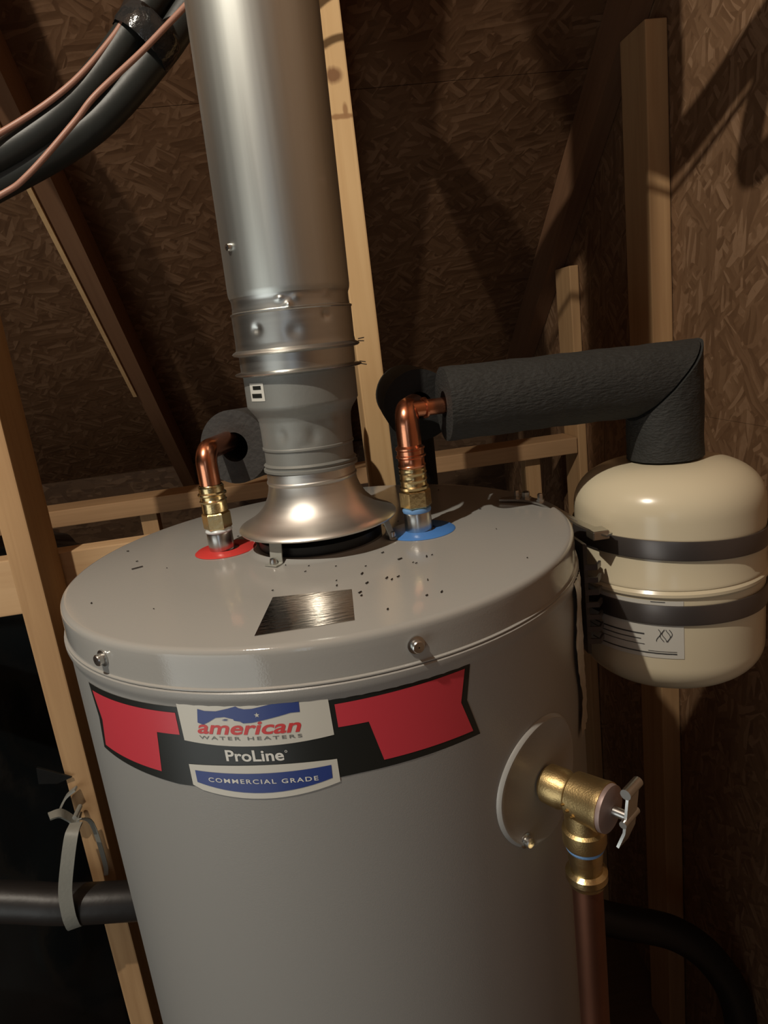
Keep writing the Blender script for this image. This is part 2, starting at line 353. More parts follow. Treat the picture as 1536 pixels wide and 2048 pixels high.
# vent outlet: black collar with a baffle inside
obj('flue_outlet', lathe(B(), [(.050, -.02), (.050, .012), (.0535, .0142), (.0600, .0142), (.0626, .0125), (.0626, .0002), (.0585, -.01)], n=72), BLACK, heater)
bm = B(); lathe(bm, [(.0005, -.019), (.050, -.019)], n=40); 
ribbon(bm, [(-.049, .0, .0), (0, .006, .002), (.049, .0, .0)], (0, 0, 1), .03, .0015)
obj('flue_baffle', bm, BLACK, heater)
def cp(arc_, z, r=R): a = arc_/R; return Vector((math.sin(a)*r, -math.cos(a)*r, z))
def screw(a, z, r0, name='screw', parent=heater):
    n = Vector((math.sin(a), -math.cos(a), 0)); p = n*r0+Vector((0, 0, z))
    bm = B(); lathe(bm, [(.0005, 0), (.0066, 0), (.0066, .001), (.0046, .0014), (.0046, .0052), (.0040, .0060), (.0005, .0062)], p, n, 6 if False else 24)
    o = obj(name, bm, ZINC, parent); return o
for deg in (-45.1, 12.6, 132, -105, -160): screw(math.radians(deg), -.0165, .2507, 'lid_screw')
# ---- decals bent onto the jacket
def bend(bm, rr, mir=None):
    xs = [v.co.x for v in bm.verts]; x = min(xs)
    k = math.ceil(x/.004)*.004
    while k < max(xs):
        bmesh.ops.bisect_plane(bm, geom=bm.verts[:]+bm.edges[:]+bm.faces[:], plane_co=(k, 0, 0), plane_no=(1, 0, 0)); k += .004
    for v in bm.verts:
        a = v.co.x/R; v.co = Vector((math.sin(a)*rr, -math.cos(a)*rr, v.co.y))
    return bm
def poly(pts, bm=None):
    bm = bm or B(); vs = [bm.verts.new((x, y, 0)) for x, y in pts]; f = bm.faces.new(vs); bmesh.ops.triangulate(bm, faces=[f]); return bm
def edge_pts(p0, p1, sag=0, n=10):
    return [(p0[0]+(p1[0]-p0[0])*i/n, p0[1]+(p1[1]-p0[1])*i/n+sag*4*(i/n)*(1-i/n)) for i in range(n)]
def text_bm(txt, size, x0, x1, yb, shear=0, bold=0.0, space=1.0, h=None):
    """text outline as flat mesh fitted between x0 and x1, baseline yb, cap height h"""
    c = bpy.data.curves.new('lettering', 'FONT'); c.body = txt; c.size = 1; c.shear = shear; c.offset = bold; c.space_character = space; c.resolution_u = 4
    o = bpy.data.objects.new('lettering', c); COL.objects.link(o); dg = bpy.context.evaluated_depsgraph_get(); dg.update()
    me = bpy.data.meshes.new_from_object(o.evaluated_get(dg)); bm = B(); bm.from_mesh(me)
    bpy.data.objects.remove(o); bpy.data.meshes.remove(me); bpy.data.curves.remove(c)
    xs = [v.co.x for v in bm.verts]; ys = [v.co.y for v in bm.verts]; sx = (x1-x0)/(max(xs)-min(xs)); sy = h/(max(ys)-max(0, min(ys)))
    mx = min(xs)
    for v in bm.verts: v.co = Vector((x0+(v.co.x-mx)*sx, yb+(v.co.y)*sy, 0))
    return bm
UM = -.0690                                    # middle of the badge along the girth
def dec(name, bm, m, lift, parent=heater): return obj(name, bend(bm, R-.001+lift), m, parent, smooth=True)
blk = [(-.2390, -.0475)] + edge_pts((-.2380, -.0480), (-.069, -.0445), 0, 8) + edge_pts((-.069, -.0445), (.0975, -.0415), 0, 8) + [(.0975, -.0415), (.0912, -.0720), (.1000, -.1035), (.0040, -.1050), (-.140, -.1120), (-.2390, -.1080), (-.2335, -.078)]
band = dec('label_band', poly(blk), INKK, .0003)
dec('label_red_panel', poly([(-.2335, -.0535), (-.1290, -.0505), (-.1290, -.0685), (-.1512, -.0695), (-.1555, -.1040), (-.2330, -.1035), (-.2265, -.078)]), INKR, .0005, band)
dec('label_red_panel', poly([(-.0078, -.0480), (.0918, -.0465), (.0858, -.0720), (.0938, -.0985), (.0216, -.0985), (.0143, -.0660), (-.0075, -.0660)]), INKR, .0005, band)
wb = [(-.1255, -.0725), (-.1262, -.0405)] + edge_pts((-.1262, -.0405), (-.0118, -.0370), .0035, 12)[1:] + [(-.0118, -.0370), (-.0112, -.0712)] + edge_pts((-.0112, -.0712), (-.1255, -.0725), -.0030, 12)[1:]
badge = dec('label_badge', poly(wb), PAPER, .0006)
# flag with an eagle's head cut into its lower left and a star
fl = [(-.1105, -.0565), (-.1085, -.0455), (-.1030, -.0468), (-.0940, -.0468), (-.0840, -.0445), (-.0780, -.0428), (-.0760, -.0442), (-.0720, -.0452), (-.0660, -.0450), (-.0560, -.0430), (-.0450, -.0412), (-.0380, -.0400), (-.0320, -.0400),
      (-.0325, -.0500), (-.0390, -.0500), (-.0480, -.0520), (-.0580, -.0540), (-.0680, -.0560), (-.0745, -.0562), (-.0765, -.0548), (-.0810, -.0540), (-.0815, -.0528), (-.0880, -.0512), (-.0950, -.0520), (-.1010, -.0555), (-.1060, -.0580)]
flag = dec('badge_flag', poly(fl), INKB, .0008, badge)
sp = []
for k in range(10):
    a = PI/2+k*PI/5; r = .0021 if k % 2 == 0 else .0009; sp.append((-.0632+r*math.cos(a), -.0500+r*math.sin(a)))
bm = B(); poly(sp, bm); dec('badge_star', bm, PAPER, .0010, flag)
bm = B(); poly([(-.0905, -.0538), (-.0878, -.0528), (-.0850, -.0532), (-.0870, -.0538)], bm); dec('eagle_eye', bm, INKB, .0010, badge)
dec('badge_lettering', text_bm('american', 1, -.1120, -.0330, -.0650, shear=.28, bold=.022, h=.0098), INKR2, .0008, badge)
dec('badge_lettering', text_bm('WATER HEATERS', 1, -.1115, -.0335, -.0697, bold=.012, space=1.35, h=.0026), GREYI, .0008, badge)
dec('band_lettering', text_bm('ProLine', 1, -.0930, -.0490, -.0868, bold=.022, h=.0088), WHITEI, .0006, band)
bm = B(); lathe(bm, [(.0006, 0), (.0010, 0)], (-.0470, -.0800, 0), (0, 0, 1), 12); dec('registered_mark', bm, WHITEI, .0006, band)
com = [(-.1262, -.1100), (-.1262, -.0925)] + edge_pts((-.1262, -.0925), (-.0118, -.0905), .0012, 12)[1:] + [(-.0118, -.0905), (-.0118, -.1090)] + edge_pts((-.0118, -.1090), (-.1262, -.1118), -.0075, 14)[1:]
pl = dec('label_plate', poly(com), PAPER, .0006)
com2 = [(-.1215, -.1070), (-.1215, -.0970)] + edge_pts((-.1215, -.0970), (-.0165, -.0945), -.0012, 12)[1:] + [(-.0165, -.0945), (-.0170, -.1050)] + edge_pts((-.0170, -.1050), (-.1215, -.1070), -.0070, 14)[1:]
pb = dec('plate_field', poly(com2), INKB, .0008, pl)
dec('plate_lettering', text_bm('COMMERCIAL GRADE', 1, -.1110, -.0270, -.1052, bold=.014, space=1.25, h=.0036), WHITEI, .0010, pb)
# foil sticker lying on the lid
bm = B(); hexa(bm, [(-.057, -.223, .0001), (.0150, -.2235, .0001), (.0182, -.1585, .0001), (-.0460, -.148, .0001), (-.057, -.223, .0005), (.0150, -.2235, .0005), (.0182, -.1585, .0005), (-.0460, -.148, .0005)])
obj('foil_sticker', bm, FOIL, heater, smooth=False)
# ports
obj('hot_port_ring', lathe(B(), [(.0145, .0003), (.0145, .0022), (.030, .0016), (.0318, .0003)], (-.0995, .0210, 0), n=48), REDP, heater)
obj('cold_port_ring', lathe(B(), [(.0155, .0003), (.0155, .0024), (.0330, .0017), (.0350, .0003)], (.1010, -.0180, 0), n=48), BLUEP, heater)
# relief valve opening cover
tc = Vector((math.sin(.655), -math.cos(.655), 0)); tp = tc*.2503+Vector((0, 0, -.178))
def dish(r, h, a):
    return r, h
bm = B(); lathe(bm, [(.0005, .0015), (.020, .0015), (.049, .0015), (.0515, .0030), (.0535, .0030), (.0555, .0015), (.0562, 0)], (0, 0, 0), (0, 0, 1), 64)
side = Vector((tc.y*-1, tc.x, 0)); side = Vector((math.cos(.655), math.sin(.655), 0))
for v in bm.verts:
    a = .655+v.co.x/R; r = .2505+v.co.z
    v.co = Vector((math.sin(a)*r, -math.cos(a)*r, -.178+v.co.y))
obj('valve_port_cover', bm, ENAMEL, heater)
screw(.655-.115, -.218, .2520, 'cover_screw')
# ------------------------------------------------------------------ draft hood
hood = empty('draft_hood', (0, 0, .0), 'flared shiny metal draft hood standing on strap legs over the vent outlet', 'draft hood')
hp = [(.0760, .0215), (.0790, .0225), (.0800, .0240), (.0790, .0256), (.0740, .0280), (.0670, .0315), (.0590, .0370), (.0520, .0445), (.0475, .0525), (.0450, .060), (.0442, .066), (.0452, .0675), (.0452, .0690), (.0442, .0700), (.0438, .078)]
obj('hood_cone', lathe(B(), hp+[(.0430, .078), (.0434, .060), (.0500, .0440), (.0660, .0300), (.0760, .0215)], n=96), ALU, hood)
for (fx, fy) in ((-.045, -.057), (.0700, -.030), (-.067, .036)):
    d = Vector((fx, fy, 0)).normalized(); tdir = Vector((-d.y, d.x, 0))
    top = d*.0655+Vector((0, 0, .031)); ft = Vector((fx, fy, .0012))
    bm = B(); ribbon(bm, smooth_path([d*.060+Vector((0, 0, .0335)), top, d*.0685+Vector((0, 0, .026)), Vector((fx, fy, 0))-d*.001+Vector((0, 0, .006)), ft, d*(.0725+.009)+Vector((0, 0, .0012))], 5), tdir, .0145, .0011)
    lg = obj('hood_leg', bm, LEGM, hood)
    obj('leg_screw', lathe(B(), [(.0005, .0055), (.0028, .005), (.0036, .002), (.0036, 0)], d*(.0725+.004)+Vector((0, 0, .0018)), n=14), ZINC, lg)
# ------------------------------------------------------------------ vent pipe: adapter, collar and the straight double wall pipe
LV = Vector((.020, 0, 1)).normalized(); vo = Vector((.0005-.020*.07, 0, 0))
vent = empty('vent_pipe', (0, 0, .07), 'thick galvanised vent pipe rising from the draft hood with crimped collars', 'vent pipe')
def dent(spots):
    def f(r, h, a):
        for (da, dh, sa, sh, k) in spots:
            t = ((a-da+PI) % (2*PI)-PI)/sa; q = (h-dh)/sh; r += k*math.exp(-t*t-q*q)
        return r, h
    return f
def vl(name, prof, m, n=96, wob=None, z0=None): return obj(name, lathe(B(), prof, vo, LV, n, wob), m, vent)
FR = -PI/2    # angle facing the camera
def fine(prof, d=.0015):
    out = [prof[0]]
    for (r0, h0), (r1, h1) in zip(prof, prof[1:]):
        n = max(1, int(abs(h1-h0)/d))
        for i in range(1, n+1): out.append((r0+(r1-r0)*i/n, h0+(h1-h0)*i/n))
    return out
vl('vent_adapter', fine([(.0425, .074), (.0428, .0775), (.0468, .0790), (.0468, .0812), (.0450, .0822), (.0450, .0835), (.0462, .0850), (.0438, .0870), (.0438, .0995), (.0452, .1005), (.0452, .1022), (.0445, .1030), (.0445, .1190), (.0452, .1280), (.0470, .1330), (.0520, .1400), (.0540, .1430), (.0540, .1730)]), GREYP, n=128,
   wob=dent([(FR-.55, .116, .10, .006, -.0018), (FR+.12, .114, .13, .008, -.0022), (FR+.55, .126, .12, .006, .0015), (FR-.1, .105, .2, .004, -.001)]))
vl('vent_rim', [(.0540, .1715), (.0600, .1728), (.0612, .1740), (.0600, .1752), (.0552, .1765)], ZINC)
vl('vent_collar', fine([(.0552, .1765), (.0552, .1905), (.0595, .1915), (.0612, .1930), (.0600, .1945), (.0572, .1960), (.0566, .2000), (.0566, .2270), (.0574, .2280), (.0574, .2292), (.0555, .2300), (.0550, .2340), (.0550, .2400), (.0560, .2430)]), GALV, n=160,
   wob=dent([(FR-.62, .214, .07, .004, -.0022), (FR+.55, .220, .07, .004, -.0024), (FR+.0, .209, .12, .006, -.0012), (FR-.05, .2320, .05, .003, .0022), (FR-.17, .2375, .06, .002, .0018), (FR+.10, .2375, .06, .002, .0018), (FR+.6, .2390, .08, .003, .0010)]))
vl('outer_pipe', [(.0560, .2425), (.0568, .2450), (.0572, .2480), (.0572, 1.10)], GALV2, n=96)
obj('pipe_seam', tube(B(), [vo+LV*.25+Vector((.0405, .0405, 0)), vo+LV*1.09+Vector((.0405, .0405, 0))], .0012, 8), GALV2, vent)
for (a, h) in ((FR-.95, .286),):
    d = Vector((math.cos(a), math.sin(a), 0)); obj('pipe_screw', lathe(B(), [(.0005, .004), (.0030, .0035), (.0036, .0015), (.0036, 0)], vo+LV*h+d*.057, d, 12), ZINC, vent)
for dz, a in ((.1936, .05), (.1742, .1), (.1955, .0), (.172, .02)):
    bm = B(); d = Vector((math.cos(a), math.sin(a), 0)); p = vo+LV*dz+d*.0602; cyl(bm, p, p+d*.006+Vector((0, 0, random.uniform(-.002, .002))), .0006, 6); obj('rim_tab', bm, GREYP, vent)
bm = B(); lathe(bm, [(.0544, .150), (.0544, .1665)], vo, LV, 12, ang0=FR-1.05, ang1=FR-.68); obj('vent_sticker', bm, PAPER2, vent)
bm = B(); lathe(bm, [(.0546, .153), (.0546, .1570)], vo, LV, 8, ang0=FR-1.0, ang1=FR-.74); lathe(bm, [(.0546, .1605), (.0546, .1640)], vo, LV, 8, ang0=FR-.95, ang1=FR-.74); obj('sticker_print', bm, INKK, vent)
# ------------------------------------------------------------------ water connections
def hexnut(bm, c, r, z0, z1):
    lathe(bm, [(r*.6, z0), (r*.96, z0), (r*1.06, z0+.0015), (r*1.06, z1-.0015), (r*.96, z1), (r*.6, z1)], c, n=6)
def stack(bm, c, prof, n=40): return lathe(bm, prof, c, n=n)
# cold
cc = Vector((.0988, -.0200, 0))
cold = empty('cold_water_pipe', cc, 'copper and brass pipe rising from the blue ring on the heater lid', 'pipe')
obj('nipple', stack(B(), cc, [(.010, .002), (.0135, .002), (.0138, .004), (.0138, .0205), (.0128, .0225)]), ZINC, cold)
obj('thread_sealant', stack(B(), cc, [(.0122, .0210), (.0140, .0215), (.0146, .0235), (.0140, .0255), (.0122, .0265)]), BLUET, cold)
bm = B(); hexnut(bm, cc, .0150, .0262, .0440)
stack(bm, cc, fine([(.0125, .0440), (.0142, .0450), (.0146, .0475), (.0132, .0490), (.0132, .0530), (.0140, .0545), (.0133, .0560), (.0133, .0600), (.0142, .0615), (.0134, .0630), (.0134, .0660), (.0120, .0680)], .001))
obj('brass_fitting', bm, BRASS, cold)
bm = B(); stack(bm, cc, [(.0115, .0665), (.0134, .0672), (.0140, .0690), (.0130, .0705), (.0130, .0760), (.0148, .0775), (.0148, .0790), (.0134, .0800), (.0134, .0840), (.0145, .0852), (.0145, .0868), (.0130, .0880), (.0118, .0890)])
obj('press_coupling', bm, COPPER, cold)
r_ = .018
ez = .1225
def elbow_pts(c, z0, zc, hd, rb, run):
    d = Vector(hd).normalized(); c = Vector(c)
    return [c+Vector((0, 0, z0)), c+Vector((0, 0, (z0+zc-rb)/2))]+[c+Vector((0, 0, zc-rb))+d*rb*(1-math.cos(a))+Vector((0, 0, rb*math.sin(a))) for a in [PI/2*i/10 for i in range(11)]]+[c+Vector((0, 0, zc))+d*(rb+run)]
obj('copper_elbow', tube(B(), elbow_pts(cc, .087, ez, (.35, .94, 0), .013, .03), .0118, 28), COPPER, cold)
bm = B(); P0 = cc+Vector((.004, .004, ez)); tube(bm, [P0, cc+Vector((.020, .006, ez)), cc+Vector((.045, .012, ez-.001))], .0080, 24)
lathe(bm, [(.0085, .0), (.0105, .001), (.0105, .003), (.0085, .004)], cc+Vector((.018, .006, ez)), (1, .25, 0), 24)
obj('copper_branch', bm, COPPER, cold)
# hot
hc = Vector((-.1030, .0200, 0))
hot = empty('hot_water_pipe', hc, 'copper and brass pipe rising from the red ring on the heater lid', 'pipe')
obj('nipple', stack(B(), hc, [(.010, .002), (.0128, .002), (.0131, .004), (.0131, .0195), (.0122, .0215)]), ZINC, hot)
obj('thread_sealant', stack(B(), hc, [(.0118, .0205), (.0134, .0212), (.0138, .0225), (.0130, .0240), (.0118, .0250)]), WHITET, hot)
bm = B(); hexnut(bm, hc, .0138, .0245, .0420)
stack(bm, hc, fine([(.0115, .0420), (.0130, .0430), (.0130, .0530), (.0140, .0545), (.0128, .0560), (.0128, .0590), (.0146, .0605), (.0146, .0620), (.0128, .0635), (.0128, .0690), (.0118, .0705)], .001))
obj('brass_fitting', bm, BRASS, hot)
obj('copper_elbow', tube(B(), elbow_pts(hc, .070, .1050, (.30, .95, 0), .014, .05), .0108, 28), COPPER, hot)
# insulation sleeves
def sleeve(bm, pts, ro, ri=.012, n=40):
    tube(bm, pts, ro, n, cap=False); tube(bm, pts, ri, n, cap=False)
    return bm
def annulus(bm, c, d, ro, ri, n=40): lathe(bm, [(ro, 0), (ri, 0)], c, d, n); return bm
def foam_tube(name, pts, ro, m, parent, ri=.013):
    P = [Vector(p) for p in pts]; bm = B(); tube(bm, P, ro, 44, cap=False); tube(bm, P, ri, 30, cap=False)
    annulus(bm, P[0], P[0]-P[1], ro, ri, 44); annulus(bm, P[-1], P[-1]-P[-2], ro, ri, 44)
    return obj(name, bm, m, parent)
hi0 = hc+Vector((.0245, .052, .0985)); hd = Vector((.36, .93, -.0)).normalized()
hs = empty('hot_pipe_insulation', hi0, 'dark grey foam sleeve around the hot pipe, behind the vent', 'pipe insulation')
foam_tube('foam_sleeve', [hi0+hd*t-Vector((0, 0, t*.06)) for t in (0, .05, .12, .25)], .0400, FOAMG, hs, .016)
foam_tube('foam_sleeve', [hi0+hd*.285+Vector((0, .0, .02)), hi0+hd*.285+Vector((0, .005, -.2)), hi0+hd*.285+Vector((0, .005, -.55))], .0355, FOAMG, hs, .015)
ci0 = Vector((.1225, .040, .1200))
cs = empty('cold_pipe_insulation', ci0, 'black foam sleeve running back from the cold elbow and down behind the heater', 'pipe insulation')
foam_tube('foam_sleeve', [ci0, ci0+Vector((.006, .10, 0)), ci0+Vector((.015, .20, -.002)), ci0+Vector((.022, .275, -.010))], .0375, FOAMB, cs, .014)
foam_tube('foam_sleeve', [Vector((.153, .318, .100)), Vector((.153, .318, 0)), Vector((.153, .318, -.62))], .0315, FOAMB, cs, .014)
# black sleeves from the cold tee to the expansion tank, mitred corner
es = empty('expansion_pipe_insulation', (.25, 0, .085), 'charcoal foam sleeve bridging from the cold pipe to the cream tank, mitred corner', 'pipe insulation')
def mitre(p_from, corner, p_to, r, n=56, gap=.0012, rot=0):
    """straight sleeve from p_from to the 45 degree mitre plane at corner"""
    a = Vector(p_from); c = Vector(corner); b = Vector(p_to); d1 = (c-a).normalized(); d2 = (b-c).normalized()
    nrm = (d1+d2).normalized(); s = Vector((0, 1, 0)); s = (s-d1*s.dot(d1)).normalized(); t = d1.cross(s); bm = B(); rings = []
    K = 26
    for k in range(K+1):
        ring = []
        for i in range(n):
            an = 2*PI*i/n; o_ = s*math.cos(an)*r+t*math.sin(an)*r
            L = (c+0*d1-a-o_-nrm*gap).dot(nrm)/d1.dot(nrm); q = a+o_+d1*(L*k/K)
            w_ = noise.noise(q*45)*.0010+noise.noise(q*160)*.0005
            ring.append(bm.verts.new(q+o_.normalized()*w_))
        rings.append(ring)
    for x, y in zip(rings, rings[1:]):
        for i in range(n): bm.faces.new((x[i], x[(i+1) % n], y[(i+1) % n], y[i]))
    # end face with the bore, and the mitre face
    inner = [bm.verts.new(a+(v.co-a)*.36) for v in rings[0]]
    deep = [bm.verts.new(v.co+d1*.02) for v in inner]
    for i in range(n):
        j = (i+1) % n; bm.faces.new((rings[0][i], rings[0][j], inner[j], inner[i])); bm.faces.new((inner[i], inner[j], deep[j], deep[i]))
    bm.faces.new(deep); bm.faces.new(rings[-1])
    return bm
cor = Vector((.3735, .0, .1185)); EF = Vector((.1395, -.006, .1225)); EB = Vector((.3735, 0, .0365))
obj('foam_sleeve', mitre(EF, cor, EB, .0365), FOAM, es)
obj('foam_sleeve', mitre(EB, cor, EF, .0385), FOAM, es)
# ------------------------------------------------------------------ expansion tank
ec = Vector((.3735, 0, 0)); ER = .0965
et = empty('expansion_tank', ec+Vector((0, 0, -.205)), 'cream domed expansion tank strapped beside the water heater', 'tank')
pr = [(.012, .0360), (.020, .0352)]
for i in range(1, 15):
    a = PI/2*i/14; pr.append((.030+(ER-.030)*math.sin(a)**.85, -.012+.046*math.cos(a)**.9))
pr += [(ER, -.040), (ER, -.074), (ER+.0012, -.0765), (ER+.0012, -.0790), (ER+.0004, -.0800), (ER+.0028, -.0830), (ER+.0028, -.0860), (ER, -.0895), (ER, -.165)]
for i in range(1, 15):
    a = PI/2*i/14; pr.append((.02+(ER-.02)*math.cos(a)**.75, -.165-.042*math.sin(a)))
pr.append((.0005, -.207))
obj('tank_shell', lathe(B(), pr, ec, n=128), CREAM, et)
obj('tank_nipple', lathe(B(), [(.0125, .030), (.0125, .060)], ec, n=24, capb=True), COPPERD, et)
def ea(deg): return -PI/2+math.radians(deg)     # 0 = towards the camera, + to the right
def epatch(z0, z1, d0, d1, rr, n=14): return lathe(B(), [(rr, z0), (rr, z1)], ec, n=n, ang0=ea(d0), ang1=ea(d1))
lb = obj('tank_label', epatch(-.152, -.0900, -95, -20, ER+.0006, 24), PAPER2, et)
def eprint(z0, z1, d0, d1): obj('label_print', epatch(z0, z1, d0, d1, ER+.0010, 10), INKH, lb)
eprint(-.1475, -.1462, -80, -24); eprint(-.1448, -.1443, -40, -24)
eprint(-.0915, -.0908, -38, -30); eprint(-.1275, -.1260, -85, -42); eprint(-.1330, -.1320, -85, -44); eprint(-.1385, -.1378, -85, -42)
for k in range(7):   # handwritten scrawl
    pts = []
    for i in range(14):
        t = i/13; dg = -34+k*1.05+math.sin(t*5+k)*1.2; z = -.1205-.013*t
        a = ea(dg); pts.append(ec+Vector((math.cos(a)*(ER+.0010), math.sin(a)*(ER+.0010), z)))
    if k in (0, 2, 3, 5, 6): obj('handwriting', tube(B(), pts, .00035, 5), INKH, lb)
# ------------------------------------------------------------------ strap bracket that ties the tank to the heater
bk = empty('tank_bracket', (.262, -.03, -.13), 'slotted steel bracket bolted to the lid edge, two straps around the cream tank', 'bracket')
def strap(zc, tilt, h):
    def f(r, hh, a): return r, hh+tilt*math.cos(a)
    return lathe(B(), [(ER+.0008, zc-h/2), (ER+.0022, zc-h/2), (ER+.0026, zc-h/2+.002), (ER+.0026, zc+h/2-.002), (ER+.0022, zc+h/2), (ER+.0008, zc+h/2)], ec, n=96, wob=f)
obj('strap', strap(-.0405, -.006, .0195), STRAPM, bk)
obj('strap', strap(-.1060, -.002, .0205), STRAPM, bk)
# slotted rail standing against the heater's side
bm = B()
rx0, rx1, ry0 = .2575, .2790, -.046
hexa(bm, [(rx0, -.050, -.150), (rx0+.003, -.052, -.150), (rx0+.003, .03, -.150), (rx0, .03, -.150), (rx0, -.050, -.030), (rx0+.003, -.052, -.030), (rx0+.003, .03, -.030), (rx0, .03, -.030)])
for k in range(7):
    z = -.055-.0135*k; ribbon(bm, [(rx0+.001, -.050, z), (rx0+.012, -.054, z), (rx1-.002, -.044, z)], (0, 0, 1), .0055, .0025)
obj('slotted_rail', bm, STRAPM, bk)
bm = B(); ribbon(bm, smooth_path([(.205, .050, .0030), (.228, .030, .0035), (.2400, .006, .0020), (.2520, -.016, -.006), (.262, -.034, -.013), (.272, -.052, -.0175), (.280, -.064, -.020)], 4), (.6, .8, .05), .0105, .0022)
obj('lid_bar', bm, ZINC, bk)
bm = B(); box(bm, .264, .281, -.062, -.044, -.0245, -.0155, .0012); obj('clamp_block', bm, ZINC, bk, smooth=False)
for (x, y, z, r) in ((.2290, .0330, .0045, .0055), (.2385, .0140, .0045, .0040), (.2215, .043, .0045, .0038)):
    bm = B(); lathe(bm, [(r*.3, 0), (r*1.1, 0), (r*1.1, .002), (r*.8, .0022), (r*.8, .0075), (r*.6, .0085), (.0003, .0087)], (x, y, z-.001), n=6); obj('bracket_bolt', bm, ZINC, bk)
for k in range(3):
    o0 = Vector((.2450+.003*k, -.004-.006*k, -.0015-.003*k)); obj('bracket_thread', cyl(B(), o0, o0+Vector((.016, -.027, -.010)), .0010, 8), ZINC, bk)
bm = B(); g0 = [[None]*13 for _ in range(31)]
for i in range(31):
    for k in range(13):
        z = -.034-.150*i/30; a = math.radians(57+8.5*k/12+1.2*math.sin(i*.35)); r = .2540+.0014*noise.noise(Vector((a*60, z*50, 0)))+.001*noise.noise(Vector((a*200, z*140, 3)))
        g0[i][k] = bm.verts.new((math.sin(a)*r, -math.cos(a)*r, z))
for i in range(30):
    for k in range(12): bm.faces.new((g0[i][k], g0[i][k+1], g0[i+1][k+1], g0[i+1][k]))
tag(obj('tape_strip', bm, mat('crumpled_tape', (.40, .35, .28), .35)), 'crumpled pale tape strip on the heater side next to the bracket', 'tape')
# ------------------------------------------------------------------ relief valve with discharge pipe
vn = tc; vs = side; vz = Vector((0, 0, 1)); v0 = tc*.2515+Vector((0, 0, -.1785))
rv = empty('relief_valve', v0, 'brass relief valve with metal test lever on the right side of the heater', 'valve')
bm = B(); lathe(bm, [(.006, .000), (.0120, .000), (.0135, .001), (.0160, .004), (.0165, .018), (.0150, .021), (.0150, .025), (.0185, .028), (.0195, .050), (.0200, .052), (.0200, .056), (.0150, .057)], v0+vn*.001, vn, 48)
obj('valve_body', bm, BRASSC, rv)
ob = v0+vn*.036
bm = B(); lathe(bm, [(.0150, .0), (.0150, .026), (.0175, .028), (.0175, .040), (.0165, .0425), (.012, .0425)], ob, -vz, 40); obj('valve_outlet', bm, BRASSC, rv)
for k in range(3):
    q = v0+vn*(.030+.004*k)-vs*.0185+vz*(.002-.004*k); obj('cast_mark', box(B(), q.x-.002, q.x+.002, q.y-.001, q.y+.001, q.z-.0006, q.z+.0006), BRASSC, rv, smooth=False)
obj('valve_cap', lathe(B(), [(.0185, .0555), (.0192, .057), (.0188, .0605), (.0120, .0625), (.0005, .063)], v0, vn, 40), mat('pinkish_steel_cap', (.36, .27, .25), .5, .5), rv)
bm = B(); l0 = v0+vn*.066; cyl(bm, v0+vn*.060, v0+vn*.076, .0040, 16)
ribbon(bm, [l0+vn*.004-vz*.024-vs*.002, l0+vn*.009-vz*.010, l0+vn*.011+vz*.006, l0+vn*.012+vz*.026+vs*.003], vs, .0165, .0022)
tube(bm, [l0+vn*.012+vz*.026-vs*.009, l0+vn*.012+vz*.026+vs*.011], .0042, 16)
cyl(bm, l0+vn*.010-vs*.011, l0+vn*.010+vs*.011, .0030, 12)
obj('test_lever', bm, ZINC, rv)
dpz = ob.z
dp = empty('discharge_pipe', (ob.x, ob.y, FZ), 'brown copper discharge pipe hanging below the brass valve', 'pipe')
oc = Vector((ob.x, ob.y, 0))
obj('thread_sealant', lathe(B(), [(.0120, dpz-.0420), (.0152, dpz-.0425), (.0158, dpz-.0445), (.0150, dpz-.0465), (.012, dpz-.0470)], oc, n=36), BLUET, dp)
obj('threaded_adapter', lathe(B(), [(.010, dpz-.0460), (.0142, dpz-.0465), (.0142, dpz-.0560), (.0134, dpz-.0590), (.0134, dpz-.0665), (.0170, dpz-.0690), (.0172, dpz-.0745), (.0158, dpz-.0765), (.0150, dpz-.0800), (.0115, dpz-.0810)], oc, n=40), BRASS, dp)
obj('copper_tube', cyl(B(), (oc.x, oc.y, dpz-.078), (oc.x, oc.y, FZ), .0125, 28), COPPERD, dp)
# ------------------------------------------------------------------ bundled line at the upper left
ls = empty('tubing_bundle', (-.2, .12, .42), 'two black insulated tubes with pinkish wires, sagging across the upper left', 'tubing')
A_ = [(-.72, .20, .375), (-.47, .235, .405), (-.312, .262, .456), (-.208, .270, .513), (-.128, .280, .588), (-.078, .285, .640), (-.010, .292, .705), (.070, .290, .742), (.170, .235, .738), (.270, .137, .697), (.337, .035, .715), (.42, -.10, .745)]
B_ = [(-.72, .215, .345), (-.47, .250, .378), (-.318, .278, .434), (-.203, .285, .486), (-.114, .293, .558), (-.066, .298, .607), (.000, .302, .672), (.075, .300, .716), (.170, .250, .720), (.275, .150, .680), (.343, .045, .697), (.42, -.09, .725)]
obj('insulated_tube', tube(B(), smooth_path(A_), .0180, 28), RUBBER, ls)
obj('insulated_tube', tube(B(), smooth_path(B_), .0205, 28), RUBBER, ls)
obj('insulated_tube', tube(B(), smooth_path([(.42, -.09, .73), (.37, .0, .70), (.345, .035, .66), (.335, .045, .60), (.36, .0, .60), (.40, -.08, .64)]), .017, 20), RUBBER, ls)  # unseen loop, added to cast the upright shadow on the right wall
W1 = [(-.66, .16, .375), (-.42, .205, .415), (-.298, .242, .4740), (-.216, .250, .5170), (-.158, .262, .567), (-.130, .268, .600), (-.100, .273, .640), (-.05, .27, .68)]
